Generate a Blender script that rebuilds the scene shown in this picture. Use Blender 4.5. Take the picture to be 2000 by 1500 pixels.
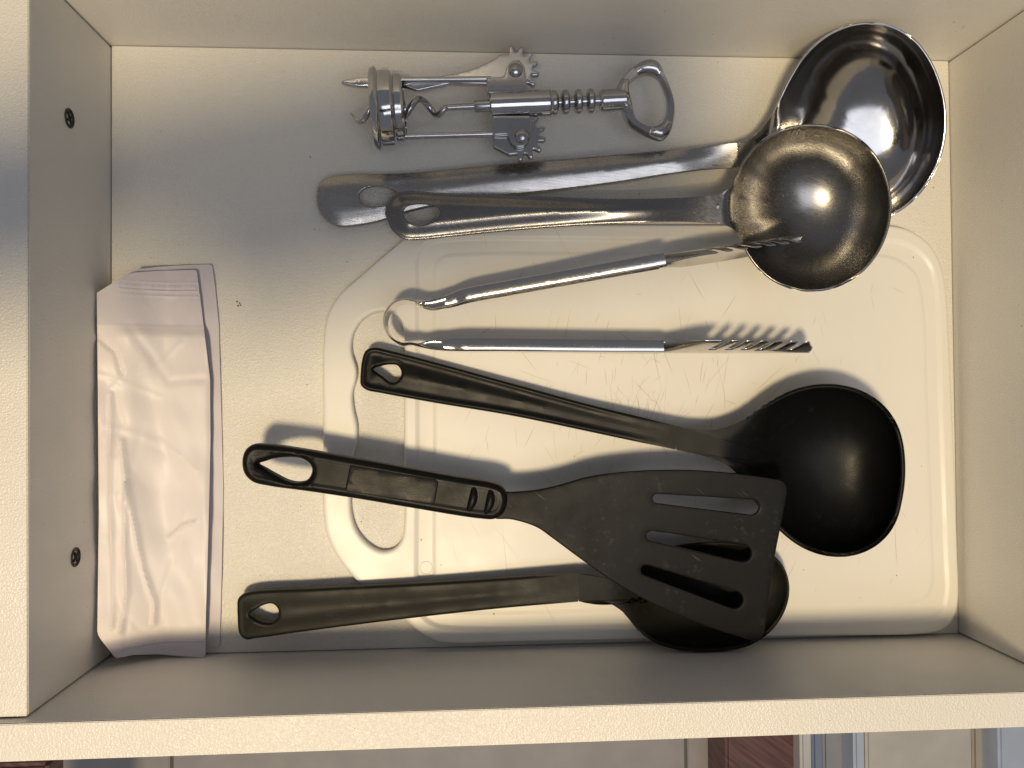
import bpy, bmesh, math, random
import numpy as np
from mathutils import Vector, Matrix, Euler
from mathutils.geometry import delaunay_2d_cdt

for o in list(bpy.data.objects): bpy.data.objects.remove(o)
S = bpy.context.scene
COL = S.collection
random.seed(7); rng = np.random.default_rng(7)

# ------------------------------------------------------------------ camera, light, exposure
CAM = np.array((0.1663, 0.1210, 0.4052)); ROT = (0.0176, -0.0624, -0.0080); FPX = 1614.8
cd = bpy.data.cameras.new('camera'); cam = bpy.data.objects.new('camera', cd); COL.objects.link(cam)
cam.location = CAM; cam.rotation_euler = ROT
cd.sensor_width = 36; cd.lens = 36 * FPX / 2000; cd.clip_start = 0.005; cd.clip_end = 50
S.camera = cam
ROTM = np.array(Euler(ROT).to_matrix())

def at(px, py, z=0.0):
    """plan position (m) of a point measured on the photograph whose height above the drawer floor is z"""
    d = ROTM @ np.array(((px - 1000) / FPX, (750 - py) / FPX, -1.0))
    t = (z - CAM[2]) / d[2]
    return CAM + d * t

W = bpy.data.worlds.new('World'); S.world = W; W.use_nodes = True
W.node_tree.nodes['Background'].inputs[0].default_value = (0.88, 0.90, 1.0, 1)
W.node_tree.nodes['Background'].inputs[1].default_value = 0.18

def area(name, loc, target, size, power, col, shape='DISK', size_y=None):
    l = bpy.data.lights.new(name, 'AREA'); l.shape = shape; l.size = size
    if size_y: l.size_y = size_y
    l.energy = power; l.color = col
    o = bpy.data.objects.new(name, l); COL.objects.link(o); o.location = loc
    o.rotation_euler = (Vector(target) - Vector(loc)).to_track_quat('-Z', 'Y').to_euler()
    return o
lp = at(330, 1930, 0)
area('ceiling_downlight', (lp[0], lp[1], 1.05), (0.2, 0.13, 0), 0.12, 9.6, (1.0, 0.79, 0.47))
area('ceiling_panel_light', (0.35, -0.55, 2.1), (0.2, 0.1, 0), 1.5, 9.5, (0.88, 0.91, 1.0), 'RECTANGLE', 1.0)

S.render.engine = 'CYCLES'
S.view_settings.view_transform = 'Standard'; S.view_settings.look = 'None'
S.view_settings.exposure = -0.12; S.view_settings.gamma = 1.0
S.cycles.max_bounces = 10; S.cycles.glossy_bounces = 6

# ------------------------------------------------------------------ material helpers
class NT:
    def __init__(s, name):
        s.m = bpy.data.materials.new(name); s.m.use_nodes = True; s.t = s.m.node_tree
        s.b = s.t.nodes['Principled BSDF']; s.geo = s.t.nodes.new('ShaderNodeTexCoord').outputs['Object']
    def n(s, kind, **kw):
        x = s.t.nodes.new('ShaderNode' + kind)
        for k, v in kw.items(): setattr(x, k, v)
        return x
    def l(s, a, b): s.t.links.new(a, b)
    def noise(s, scale, detail=3, rough=.5, vec=None, dist=0):
        x = s.n('TexNoise'); x.inputs['Scale'].default_value = scale; x.inputs['Detail'].default_value = detail
        x.inputs['Roughness'].default_value = rough; x.inputs['Distortion'].default_value = dist
        s.l(vec or s.geo, x.inputs['Vector']); return x.outputs['Fac']
    def mapped(s, scale, rot=0.0, rx=0.0):
        x = s.n('Mapping'); x.inputs['Scale'].default_value = scale; x.inputs['Rotation'].default_value = (rx, 0, 0)
        y = s.n('Mapping'); y.inputs['Rotation'].default_value = (0, 0, rot)
        s.l(s.geo, y.inputs['Vector']); s.l(y.outputs[0], x.inputs['Vector']); return x.outputs[0]
    def ramp(s, fac, a, b, ca=0.0, cb=1.0):
        x = s.n('MapRange'); x.inputs[1].default_value = a; x.inputs[2].default_value = b
        x.inputs[3].default_value = ca; x.inputs[4].default_value = cb; s.l(fac, x.inputs[0]); return x.outputs[0]
    def math(s, op, a, b):
        x = s.n('Math', operation=op)
        for i, v in enumerate((a, b)):
            if isinstance(v, (int, float)): x.inputs[i].default_value = v
            else: s.l(v, x.inputs[i])
        return x.outputs[0]
    def mix(s, fac, a, b):
        x = s.n('Mix', data_type='RGBA')
        if isinstance(fac, (int, float)): x.inputs[0].default_value = fac
        else: s.l(fac, x.inputs[0])
        for i, v in ((6, a), (7, b)):
            if isinstance(v, tuple): x.inputs[i].default_value = (*v, 1)
            else: s.l(v, x.inputs[i])
        return x.outputs[2]
    def bump(s, h, strength, dist, prev=None):
        x = s.n('Bump'); x.inputs['Strength'].default_value = strength; x.inputs['Distance'].default_value = dist
        s.l(h, x.inputs['Height'])
        if prev: s.l(prev, x.inputs['Normal'])
        return x.outputs[0]
    def set(s, **kw):
        for k, v in kw.items():
            i = s.b.inputs[k.replace('_', ' ')]
            if isinstance(v, tuple): i.default_value = (*v, 1)
            elif isinstance(v, (int, float)): i.default_value = v
            else: s.l(v, i)
        return s

def laminate(name, col, rough, grain, specks=True):
    k = NT(name)
    blot = k.ramp(k.noise(14, 4), .3, .7)
    c = k.mix(blot, col, tuple(v * .955 for v in col))
    if specks:
        sp = k.ramp(k.noise(420, 2, .6), .735, .765)
        sp2 = k.math('MULTIPLY', sp, k.ramp(k.noise(23, 2), .52, .6))
        c = k.mix(sp2, c, (.30, .22, .15))
    v = k.n('TexVoronoi'); v.inputs['Scale'].default_value = 1250; k.l(k.geo, v.inputs['Vector'])
    b = k.bump(v.outputs['Distance'], grain, .0006)
    b = k.bump(k.noise(1500, 2), grain * .6, .0004, b)
    k.set(Base_Color=c, Roughness=k.ramp(k.noise(60, 3), .3, .7, rough - .05, rough + .07), Normal=b)
    return k.m

def steel(name, col, rough, scratch, direction=0.0, blue=.0):
    k = NT(name)
    v1 = k.mapped((60, 2600, 2600), direction); v2 = k.mapped((330, 5200, 330), direction + .9); v3 = k.mapped((300, 5600, 300), direction - .6)
    br = k.noise(1, 2, .5, v1)
    sc = k.math('MAXIMUM', k.ramp(k.noise(1, 1, .5, v2), .66, .74), k.ramp(k.noise(1, 1, .5, v3), .67, .75))
    smudge = k.ramp(k.noise(55, 4, .6), .35, .7)
    c = k.mix(smudge, col, tuple(v * .84 for v in col))
    r = k.math('ADD', k.ramp(br, .3, .7, rough * .75, rough * 1.25), k.math('MULTIPLY', sc, .08))
    r = k.math('ADD', r, k.math('MULTIPLY', smudge, .05))
    b = k.bump(br, scratch, .00012); b = k.bump(sc, scratch, .0001, b)
    k.set(Base_Color=c, Metallic=1.0, Roughness=r, Normal=b)
    return k.m

def plastic_black(name, col, rough, scuff):
    k = NT(name)
    a = k.ramp(k.noise(260, 4, .7), .56, .80); m = k.ramp(k.noise(28, 3, .6), .50, .72)
    f = k.math('MULTIPLY', k.math('MULTIPLY', a, m), scuff)
    hair = k.math('MULTIPLY', k.ramp(k.noise(1, 1, .5, k.mapped((70, 1700, 70), .7)), .72, .77), k.ramp(k.noise(60, 2), .52, .64))
    f2 = k.math('MAXIMUM', f, k.math('MULTIPLY', hair, scuff * .7))
    c = k.mix(f2, col, (.17, .165, .15))
    b = k.bump(k.noise(1700, 3), .22, .00025)
    k.set(Base_Color=c, Roughness=k.ramp(k.noise(80, 3), .3, .7, rough - .07, rough + .08), Normal=b, Specular_IOR_Level=.17)
    return k.m

def simple(name, col, rough=.5, metal=0.0):
    k = NT(name); c = k.mix(k.ramp(k.noise(30, 3), .3, .7), col, tuple(v * .88 for v in col))
    k.set(Base_Color=c, Roughness=rough, Metallic=metal); return k.m

M = {}
M['floor'] = laminate('drawer_base_foil', (.80, .775, .72), .42, .48)
M['wall'] = laminate('drawer_side_foil', (.77, .75, .715), .40, .22)
M['edge'] = laminate('drawer_edge_band', (.80, .775, .735), .36, .45)
M['steel_big'] = steel('polished_steel', (.50, .49, .48), .10, .03, .15)
M['steel_handle'] = steel('brushed_steel', (.47, .455, .44), .25, .07, .1)
M['steel_small'] = steel('satin_steel', (.295, .287, .278), .24, .06, .4)
M['tongs'] = steel('tongs_steel', (.62, .60, .58), .13, .06)
M['chrome'] = steel('chrome', (.66, .66, .67), .07, .05)
M['chrome_dull'] = steel('worn_chrome', (.56, .555, .56), .15, .06)
M['dark_metal'] = simple('dark_screw_metal', (.08, .065, .055), .45, .8)
M['hole'] = simple('bored_hole', (.03, .022, .018), .9)
M['black'] = plastic_black('black_nylon', (.0050, .0050, .0053), .40, .12)
M['black_worn'] = plastic_black('worn_black_nylon', (.0095, .0095, .0098), .46, .6)
M['black_olive'] = plastic_black('faded_black_nylon', (.0115, .0112, .0095), .44, .35)

def board_mat():
    k = NT('cutting_board_plastic')
    tot = None; stain = None
    for i, (rot, sx, sy, lo) in enumerate(((1.35, 22, 900, .715), (1.75, 18, 1100, .72), (1.05, 26, 900, .725), (2.2, 20, 1000, .725), (.3, 18, 1000, .735))):
        f = k.ramp(k.noise(1, 1.5, .5, k.mapped((sx, sy, 20), rot)), lo, lo + .035)
        f = k.math('MULTIPLY', f, k.ramp(k.noise(19 + 3 * i, 2), .44, .62))
        tot = f if tot is None else k.math('MAXIMUM', tot, f)
    cen = k.n('VectorMath', operation='DISTANCE'); k.l(k.geo, cen.inputs[0])
    c0 = at(1260, 760); cen.inputs[1].default_value = (c0[0], c0[1], .005)
    region = k.ramp(cen.outputs['Value'], .05, .135, 1.0, 0.12)
    tot = k.math('MULTIPLY', tot, region)
    st = k.math('MULTIPLY', k.ramp(k.noise(30, 4, .6), .42, .75), region)
    c = k.mix(k.math('MULTIPLY', st, .30), (.835, .815, .77), (.80, .73, .58))
    c = k.mix(k.math('MULTIPLY', tot, .55), c, (.48, .37, .23))
    b = k.bump(tot, .35, -.0004); b = k.bump(k.noise(300, 3), .05, .0003, b)
    k.set(Base_Color=c, Roughness=k.ramp(k.noise(40, 3), .3, .7, .34, .46), Normal=b, Subsurface_Weight=.12, Subsurface_Scale=.004)
    k.b.inputs['Subsurface Radius'].default_value = (1, .9, .7)
    return k.m
M['board'] = board_mat()

# ------------------------------------------------------------------ object helpers
def link(o, parent=None):
    COL.objects.link(o)
    if parent is not None: o.parent = parent
    return o
def tag(o, label, cat=None, group=None, kind=None):
    o['label'] = label
    if cat: o['category'] = cat
    if group: o['group'] = group
    if kind: o['kind'] = kind
    return o
def thing(name, label, cat, loc=(0, 0, 0)):
    o = bpy.data.objects.new(name, None); o.empty_display_size = .01; link(o); o.location = loc
    return tag(o, label, cat)
def mesh_obj(name, verts, faces, mat, parent=None, smooth=True, sharp=None):
    me = bpy.data.meshes.new(name); me.from_pydata([tuple(map(float, v)) for v in verts], [], faces)
    me.validate(); me.update()
    bm = bmesh.new(); bm.from_mesh(me); bmesh.ops.recalc_face_normals(bm, faces=bm.faces); bm.to_mesh(me); bm.free()
    if mat: me.materials.append(mat)
    if smooth:
        me.polygons.foreach_set('use_smooth', [True] * len(me.polygons))
        if sharp: me.set_sharp_from_angle(angle=math.radians(sharp))
    o = bpy.data.objects.new(name, me); link(o)
    if parent is not None:
        o.parent = parent; o.matrix_parent_inverse = Matrix.Translation(parent.location).inverted()
    return o
def box(name, lo, hi, mat, parent=None, bev=.0004):
    bm = bmesh.new(); bmesh.ops.create_cube(bm, size=1)
    lo = Vector(lo); hi = Vector(hi)
    for v in bm.verts: v.co = Vector((lo[i] + (v.co[i] + .5) * (hi[i] - lo[i]) for i in range(3)))
    if bev: bmesh.ops.bevel(bm, geom=bm.edges[:], offset=bev, segments=2, affect='EDGES')
    me = bpy.data.meshes.new(name); bm.to_mesh(me); bm.free(); me.materials.append(mat)
    o = bpy.data.objects.new(name, me); link(o)
    if parent is not None:
        o.parent = parent; o.matrix_parent_inverse = Matrix.Translation(parent.location).inverted()
    return o

def spline(pts, n=8, closed=True):
    """Catmull-Rom through points (any dimension); a point given with a trailing 'c' flag stays a corner"""
    P = np.array(pts, float); N = len(P); out = []
    rngk = range(N) if closed else range(N - 1)
    for i in rngk:
        if closed: p0, p1, p2, p3 = P[(i - 1) % N], P[i], P[(i + 1) % N], P[(i + 2) % N]
        else: p0, p1, p2, p3 = P[max(i - 1, 0)], P[i], P[i + 1], P[min(i + 2, N - 1)]
        # centripetal-ish tangents
        d01 = np.linalg.norm(p1 - p0) ** .5 + 1e-9; d12 = np.linalg.norm(p2 - p1) ** .5 + 1e-9; d23 = np.linalg.norm(p3 - p2) ** .5 + 1e-9
        m1 = (p1 - p0) / d01 - (p2 - p0) / (d01 + d12) + (p2 - p1) / d12 if d01 > 1e-6 else (p2 - p1) / d12
        m2 = (p2 - p1) / d12 - (p3 - p1) / (d12 + d23) + (p3 - p2) / d23 if d23 > 1e-6 else (p2 - p1) / d12
        m1 = m1 * d12; m2 = m2 * d12
        for k in range(n):
            t = k / n
            out.append((2*t**3-3*t**2+1)*p1 + (t**3-2*t**2+t)*m1 + (-2*t**3+3*t**2)*p2 + (t**3-t**2)*m2)
    if not closed: out.append(P[-1])
    return np.array(out)
def resample(P, step, closed=True):
    P = np.array(P, float); Q = np.vstack([P, P[:1]]) if closed else P
    s = np.concatenate([[0], np.cumsum(np.linalg.norm(np.diff(Q, axis=0), axis=1))])
    n = max(8, int(round(s[-1] / step))); u = np.linspace(0, s[-1], n + (0 if closed else 1), endpoint=not closed)
    return np.stack([np.interp(u, s, Q[:, i]) for i in range(Q.shape[1])], 1)
def to_plan(pix, zf, it=10):
    """photo points -> plan XY for a surface whose height is zf(x, y)"""
    pix = np.array(pix, float)[:, :2]
    d = np.stack([(pix[:, 0] - 1000) / FPX, (750 - pix[:, 1]) / FPX, -np.ones(len(pix))], 1) @ ROTM.T
    z = np.full(len(pix), .01)
    for _ in range(it):
        w = CAM + d * ((z - CAM[2]) / d[:, 2])[:, None]; z = zf(w[:, 0], w[:, 1]) + np.zeros(len(pix))
    return w[:, :2]
def seg_dist(P, L):
    A = L; B = np.roll(L, -1, 0); out = np.full(len(P), 1e9)
    for a, b in zip(A, B):
        d = b - a; t = np.clip(((P - a) @ d) / (d @ d + 1e-18), 0, 1)
        out = np.minimum(out, np.linalg.norm(P - (a + t[:, None] * d), axis=1))
    return out
def inside(P, L):
    r = np.zeros(len(P), bool); A = L; B = np.roll(L, -1, 0)
    for a, b in zip(A, B):
        c = ((a[1] > P[:, 1]) != (b[1] > P[:, 1]))
        with np.errstate(divide='ignore', invalid='ignore'):
            x = (b[0] - a[0]) * (P[:, 1] - a[1]) / (b[1] - a[1]) + a[0]
        r ^= c & (P[:, 0] < x)
    return r
def offset_in(L, d):
    t = np.roll(L, -1, 0) - np.roll(L, 1, 0); t /= np.linalg.norm(t, axis=1)[:, None] + 1e-12
    n = np.stack([-t[:, 1], t[:, 0]], 1)
    ar = .5 * np.sum(L[:, 0] * np.roll(L[:, 1], -1) - np.roll(L[:, 0], -1) * L[:, 1])
    return L + n * d * (1 if ar > 0 else -1)

def plate(name, outline, holes, top, bottom, mat, parent=None, grid=.003, rings=(.0003, .0009), step=.0018, mapper=None, sharp=50, extra=None, run_on=None):
    """solid sheet: plan outline with holes, top(x,y,d) and bottom(x,y,d) heights, d = distance from any edge"""
    dist_out = resample(outline if run_on is None else run_on, step)
    outline = resample(outline, step); holes = [resample(h, step * .7) for h in holes]
    loops = [outline] + holes
    lo = outline.min(0); hi = outline.max(0)
    gx, gy = np.meshgrid(np.arange(lo[0], hi[0], grid), np.arange(lo[1], hi[1], grid))
    gx = gx + (np.arange(gx.shape[0]) % 2)[:, None] * grid * .5
    cand = np.stack([gx.ravel(), gy.ravel()], 1)
    if extra is not None:
        far = np.array([np.min(np.abs(extra - p).sum(1)) for p in cand]) > grid * .45
        cand = np.vstack([cand[far], extra])
    def alld(P): return np.min([seg_dist(P, L) for L in [dist_out] + holes], 0)
    def bnd(P): return np.min([seg_dist(P, L) for L in loops], 0)
    def ins(P):
        r = inside(P, outline)
        for h in holes: r &= ~inside(P, h)
        return r
    cand = cand[ins(cand)]; cand = cand[(alld(cand) > max(rings) * 1.4) & (bnd(cand) > grid * .3)]
    ringp = []
    for r in rings:
        for i, L in enumerate([dist_out] + holes):
            q = offset_in(L, r if i == 0 else -r); q = q[ins(q)]
            if len(q): q = q[(alld(q) > r * .93) & (bnd(q) > min(r, .0012) * .9)]
            if len(q): ringp.append(q)
    inner = np.vstack([cand] + ringp) if len(ringp) else cand
    verts = [Vector(v) for L in loops for v in L]; edges = []; k = 0
    for L in loops:
        n = len(L); edges += [(k + i, k + (i + 1) % n) for i in range(n)]; k += n
    nb = k
    verts += [Vector(v) for v in inner]
    vs, es, fs, ov, oe, of = delaunay_2d_cdt(verts, edges, [], 0, 1e-7)
    V = np.array([(v.x, v.y) for v in vs]); F = [tuple(f) for f in fs]
    cen = np.array([V[list(f)].mean(0) for f in F]); ok = ins(cen)
    F = [f for f, g in zip(F, ok) if g]
    D = alld(V); D[D < 1e-6] = 0
    E = seg_dist(V, dist_out); n = len(V); o0 = np.zeros(n)
    zt = top(V[:, 0], V[:, 1], D, E) + o0; zb = bottom(V[:, 0], V[:, 1], D, E) + o0
    A = np.column_stack([V, zt]); B = np.column_stack([V, zb])
    ec = {}
    for f in F:
        for i in range(len(f)):
            a, b = f[i], f[(i + 1) % len(f)]; ec[(a, b)] = 1
    side = [(b, a, a + n, b + n) for (a, b) in ec if (b, a) not in ec]
    faces = F + [tuple(i + n for i in reversed(f)) for f in F] + side
    allv = np.vstack([A, B])
    if mapper: allv = np.array([mapper(*v) for v in allv])
    return mesh_obj(name, allv, faces, mat, parent, True, sharp)

def rnd(d, r):      # rounded edge drop at distance d from the edge
    q = np.maximum(r - d, 0); return r - np.sqrt(np.maximum(r * r - q * q, 0))
def sst(a, b, x):
    t = np.clip((x - a) / (b - a), 0, 1); return t * t * (3 - 2 * t)
def zline(*pz):     # height along plan x, given as (photo x, height) pairs
    xs = [at(p, 700, z)[0] for p, z in pz]; zs = [z for _, z in pz]
    span = xs[-1] - xs[0]; gx_ = np.linspace(xs[0] - .3 * span, xs[-1] + .3 * span, 800)
    g0 = np.interp(gx_, xs, zs); m0 = (zs[1] - zs[0]) / (xs[1] - xs[0]); m1 = (zs[-1] - zs[-2]) / (xs[-1] - xs[-2])
    g0 = np.where(gx_ < xs[0], zs[0] + m0 * (gx_ - xs[0]), np.where(gx_ > xs[-1], zs[-1] + m1 * (gx_ - xs[-1]), g0))
    for _ in range(3): g0 = np.convolve(np.pad(g0, 40, mode='reflect', reflect_type='odd'), np.ones(81) / 81, 'valid')
    return lambda x, y=0: np.interp(x, gx_, g0)

def bowl(name, rim, bottom, mat, parent, thick=.0012, nt=40, neck=None, neck_w=.016, p=2.0, q=.5, blend=.32, ease=.013):
    """sheet bowl: closed 3-D rim loop with its hollow; where the rim runs out into a neck the hollow eases out softly"""
    R = np.array(rim, float); n = len(R)
    mask = np.linalg.norm(R - neck, axis=1) < neck_w
    C = np.array([(R[~mask][:, i].min() + R[~mask][:, i].max()) / 2 for i in range(3)])
    Bv = np.array(bottom) - C
    rr = np.linalg.norm((R - C)[:, :2], axis=1); ang = np.unwrap(np.arctan2((R - C)[:, 1], (R - C)[:, 0]))
    order = np.argsort(ang[~mask] % (2 * math.pi)); am = (ang[~mask] % (2 * math.pi))[order]; rm = rr[~mask][order]
    rb = np.interp(ang % (2 * math.pi), np.concatenate([am - 2 * math.pi, am, am + 2 * math.pi]), np.tile(rm, 3))
    rb = np.minimum(rb, rr)
    for _ in range(int(40 * (n / 140) ** 2)): rb = np.minimum((np.roll(rb, 1) + rb * 2 + np.roll(rb, -1)) / 4, rr)
    w = np.clip((rr - rb) / rb / .25, 0, 1)
    for _ in range(int(60 * (n / 140) ** 2)): w = (np.roll(w, 1) + w * 2 + np.roll(w, -1)) / 4
    def drop(rho): return np.maximum(1 - np.abs(rho) ** p, 0) ** q
    win = np.linspace(-1, 1, 15); ww = 1 - np.abs(win) * .9; ww /= ww.sum()
    V = []; F = []
    for j in range(nt):
        k = math.cos(j / nt * math.pi / 2) if j < nt * .9 else math.cos(j / nt * math.pi / 2)
        rho = k * rr / rb
        dn = np.zeros(n)
        for wi, wt in zip(win, ww): dn += wt * drop(rho + wi * blend * w * sst(.25, .95, rho))
        dn0 = np.zeros(n)
        for wi, wt in zip(win, ww): dn0 += wt * drop(rr / rb + wi * blend * w)
        dn = (dn - dn0 * k ** 3) * (1 - w + w * sst(0, ease, (1 - k) * rr))
        for i in range(n): V.append(C + (R[i] - C) * k + Bv * dn[i])
    G = np.array(V).reshape(nt, n, 3); cen = C + Bv * np.mean(dn)
    du = np.roll(G, -1, 1) - np.roll(G, 1, 1)
    Gx = np.concatenate([G, np.repeat(cen[None, None], n, 1)], 0); dv = np.empty_like(G); dv[1:] = Gx[2:] - Gx[:-2]; dv[0] = Gx[1] - Gx[0]
    N = np.cross(du, dv); N /= np.linalg.norm(N, axis=2)[..., None] + 1e-12
    if N[-1, :, 2].mean() < 0: N = -N
    un = -Bv / np.linalg.norm(Bv); xr = R[:, 0] - R[:, 0].min(); wn = ((1 - sst(.006, .034, xr)) * np.clip(w * 3, 0, 1))[None, :, None] * np.linspace(1, 0, nt)[:, None, None] ** 2
    N = N * (1 - wn) + un * wn; N /= np.linalg.norm(N, axis=2)[..., None]
    up = (-Bv / np.linalg.norm(Bv))[None] * sst(.0008, .008, R[:, 0] - R[:, 0].min())[:, None]
    O = G - N * thick; co = cen + np.array((0, 0, -thick))
    r1 = G[0] - N[0] * thick * .15 + up * thick * .30; r2 = G[0] - N[0] * thick * .5 + up * thick * .42; r3 = G[0] - N[0] * thick * .85 + up * thick * .30
    rows = [G[j] for j in range(nt - 1, -1, -1)] + [r1, r2, r3] + [O[j] for j in range(nt)]
    V = np.vstack(rows + [cen[None], co[None]]); m = len(rows); F = []
    for j in range(m - 1):
        for i in range(n): F.append((j * n + i, j * n + (i + 1) % n, (j + 1) * n + (i + 1) % n, (j + 1) * n + i))
    for i in range(n):
        F.append((i, (i + 1) % n, m * n)); F.append(((m - 1) * n + i, (m - 1) * n + (i + 1) % n, m * n + 1))
    return mesh_obj(name, V, F, mat, parent)
def lathe(name, prof, origin, axis, mat, parent, seg=40, sharp=35):
    """prof: (along, radius) pairs, swept round the axis"""
    ax = Vector(axis).normalized(); u = ax.cross(Vector((0, 0, 1))).normalized(); w = ax.cross(u)
    V = []; F = []; o = Vector(origin)
    for a, r in prof:
        for k in range(seg):
            t = 2 * math.pi * k / seg; V.append(o + ax * a + (u * math.cos(t) + w * math.sin(t)) * max(r, 1e-6))
    for i in range(len(prof) - 1):
        for k in range(seg): F.append((i * seg + k, i * seg + (k + 1) % seg, (i + 1) * seg + (k + 1) % seg, (i + 1) * seg + k))
    F.append(tuple(range(seg))); F.append(tuple((len(prof) - 1) * seg + k for k in range(seg)))
    return mesh_obj(name, V, F, mat, parent, True, sharp)
def tube(name, path, rad, mat, parent, seg=12, flat=1.0):
    P = [Vector(p) for p in path]; V = []; F = []; n = len(P)
    if not hasattr(rad, '__len__'): rad = [rad] * n
    up = Vector((0, 0, 1))
    for i, p in enumerate(P):
        t = (P[min(i + 1, n - 1)] - P[max(i - 1, 0)]).normalized(); a = t.cross(up)
        a = a.normalized() if a.length > 1e-4 else Vector((1, 0, 0)); b = a.cross(t).normalized()
        for k in range(seg):
            q = 2 * math.pi * k / seg; V.append(p + (a * math.cos(q) + b * math.sin(q) * flat) * rad[i])
    for i in range(n - 1):
        for k in range(seg): F.append((i * seg + k, i * seg + (k + 1) % seg, (i + 1) * seg + (k + 1) % seg, (i + 1) * seg + k))
    F.append(tuple(range(seg))); F.append(tuple((n - 1) * seg + k for k in range(seg)))
    return mesh_obj(name, V, F, mat, parent, True, 50)

# ------------------------------------------------------------------ the drawer
WX, DY, HB, HL = 0.417, 0.292, 0.0805, 0.0752
T = 0.016
drawer = thing('kitchen_drawer', 'open cream white laminate kitchen drawer holding all the utensils', 'drawer', (WX / 2, DY / 2, -.012))
g = .0004
box('base_panel', (g, g, -.012), (WX - g, DY - g, 0), M['floor'], drawer, .0002)
thb = at(1000, 1386, HB)[1] - at(1000, 1458, HB)[1]
side = box('side_panel', (-.06, -thb, -.016), (WX + .09, 0, HB), M['wall'], drawer, .0006)
box('edge_band', (-.06, -thb + .00015, HB - .0004), (WX + .09, -.00015, HB + .0004), M['edge'], drawer, .0003)
box('side_panel', (-.06, DY, -.016), (WX + .09, DY + T, HB), M['wall'], drawer, .0006)
fp = box('front_panel', (-.018, .0006, -.016), (0, DY - .0006, HL), M['wall'], drawer, .0006)
box('edge_band', (-.01785, .00065, HL - .0004), (-.00015, DY - .00065, HL + .0004), M['edge'], drawer, .0003)
box('back_panel', (WX, .0006, -.016), (WX + T, DY - .0006, HB), M['wall'], drawer, .0006)
# two screw heads sunk in the front panel
for px, py in ((135, 231), (147, 1088)):
    d = ROTM @ np.array(((px - 1000) / FPX, (750 - py) / FPX, -1.0)); p = CAM + d * ((0 - CAM[0]) / d[0])
    sc = lathe('screw', [(-.0012, .0001), (-.0012, .0041), (.0004, .0042), (.0007, .0037), (.0001, .0034), (-.0002, .0008), (-.0003, .0001)], p, (1, 0, 0), M['dark_metal'], drawer, 32)
    bm = bmesh.new()
    for a in (.6, .6 + math.pi / 2):
        r = bmesh.ops.create_cube(bm, size=1)
        for v in r['verts']:
            q = Vector((v.co.x * .0010, v.co.y * .0052, v.co.z * .0010)); q.rotate(Euler((a, 0, 0))); v.co = q + Vector(p) + Vector((.0001, 0, 0))
    me = bpy.data.meshes.new('screw_slot'); bm.to_mesh(me); bm.free(); me.materials.append(M['hole'])
    so = bpy.data.objects.new('screw_slot', me); link(so); so.parent = sc

# ------------------------------------------------------------------ cutting board
BT = .0052
bz = lambda x, y=0: BT
bo = [(632, 660), (640, 615), (664, 574), (700, 542), (770, 482), (808, 452), (850, 440), (1000, 439), (1300, 439), (1600, 439), (1725, 439), (1772, 447), (1815, 475), (1838, 515), (1848, 560),
      (1856, 700), (1865, 900), (1871, 1080), (1873, 1170), (1866, 1204), (1846, 1228), (1810, 1238), (1600, 1242), (1300, 1248), (1000, 1254), (890, 1257), (850, 1252), (815, 1232), (770, 1192), (700, 1138), (660, 1090), (638, 1045), (631, 1000), (631, 830)]
bh = [(788, 645), (781, 622), (762, 610), (735, 609), (708, 624), (690, 652), (686, 685), (696, 720), (696, 738), (688, 770), (690, 800), (697, 833), (696, 860), (688, 895), (686, 930), (684, 965), (686, 1005), (697, 1038), (718, 1063), (744, 1077), (768, 1073), (784, 1055), (789, 1028), (789, 840)]
g_out = to_plan(spline([(816, 1180), (815, 840), (814, 560), (816, 500), (836, 474), (870, 467), (1300, 467), (1700, 467), (1770, 476), (1815, 512), (1830, 565), (1839, 800), (1849, 1080), (1851, 1160), (1840, 1196), (1805, 1212), (1300, 1222), (900, 1228), (850, 1222), (824, 1204)], 6), bz)
g_in = to_plan(spline([(850, 1160), (849, 840), (848, 560), (850, 520), (862, 503), (890, 497), (1300, 496), (1690, 497), (1750, 505), (1788, 533), (1802, 580), (1812, 800), (1822, 1080), (1822, 1140), (1812, 1165), (1782, 1178), (1300, 1190), (910, 1198), (872, 1193), (854, 1180)], 6), bz)
g_out = resample(g_out, .0018); g_in = resample(g_in, .0018)
bplan = to_plan(spline(bo, 6), bz); hplan = to_plan(spline(bh, 6), bz)
# groove: heights from signed distances, precomputed lookup on the vertices
ex = np.vstack([offset_in(g_out, k) for k in (-.0032, -.0014, -.0002, .0005, .0016)] + [offset_in(g_in, k) for k in (-.0012, -.0004, .0004, .0016, .0034)])
def bt2(x, y, d, e):
    P = np.stack([x, y], 1); z = BT - rnd(d, .0011)
    do = seg_dist(P, g_out) * np.where(inside(P, g_out), 1, -1); di = seg_dist(P, g_in) * np.where(inside(P, g_in), 1, -1)
    z -= .0010 * sst(-.0003, .0007, do)
    z += .0006 * sst(-.0006, .0004, di)
    return z
cb = plate('cutting_board', bplan, [hplan], bt2, lambda x, y, d, e: .0004 + rnd(d, .0005), M['board'], None, .006, (.0004, .0011, .0022), .0022, extra=ex, sharp=60)
tag(cb, 'white plastic cutting board with wavy finger hole lying on the drawer floor', 'cutting board')
mk = at(832, 1110, BT)
ring = []
for k in range(33):
    a = 2 * math.pi * k / 32; ring.append((mk[0] + .0030 * math.cos(a), mk[1] + .0030 * math.sin(a), BT - .00092))
tube('mould_mark', ring, .00022, M['board'], cb, 6)

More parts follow.
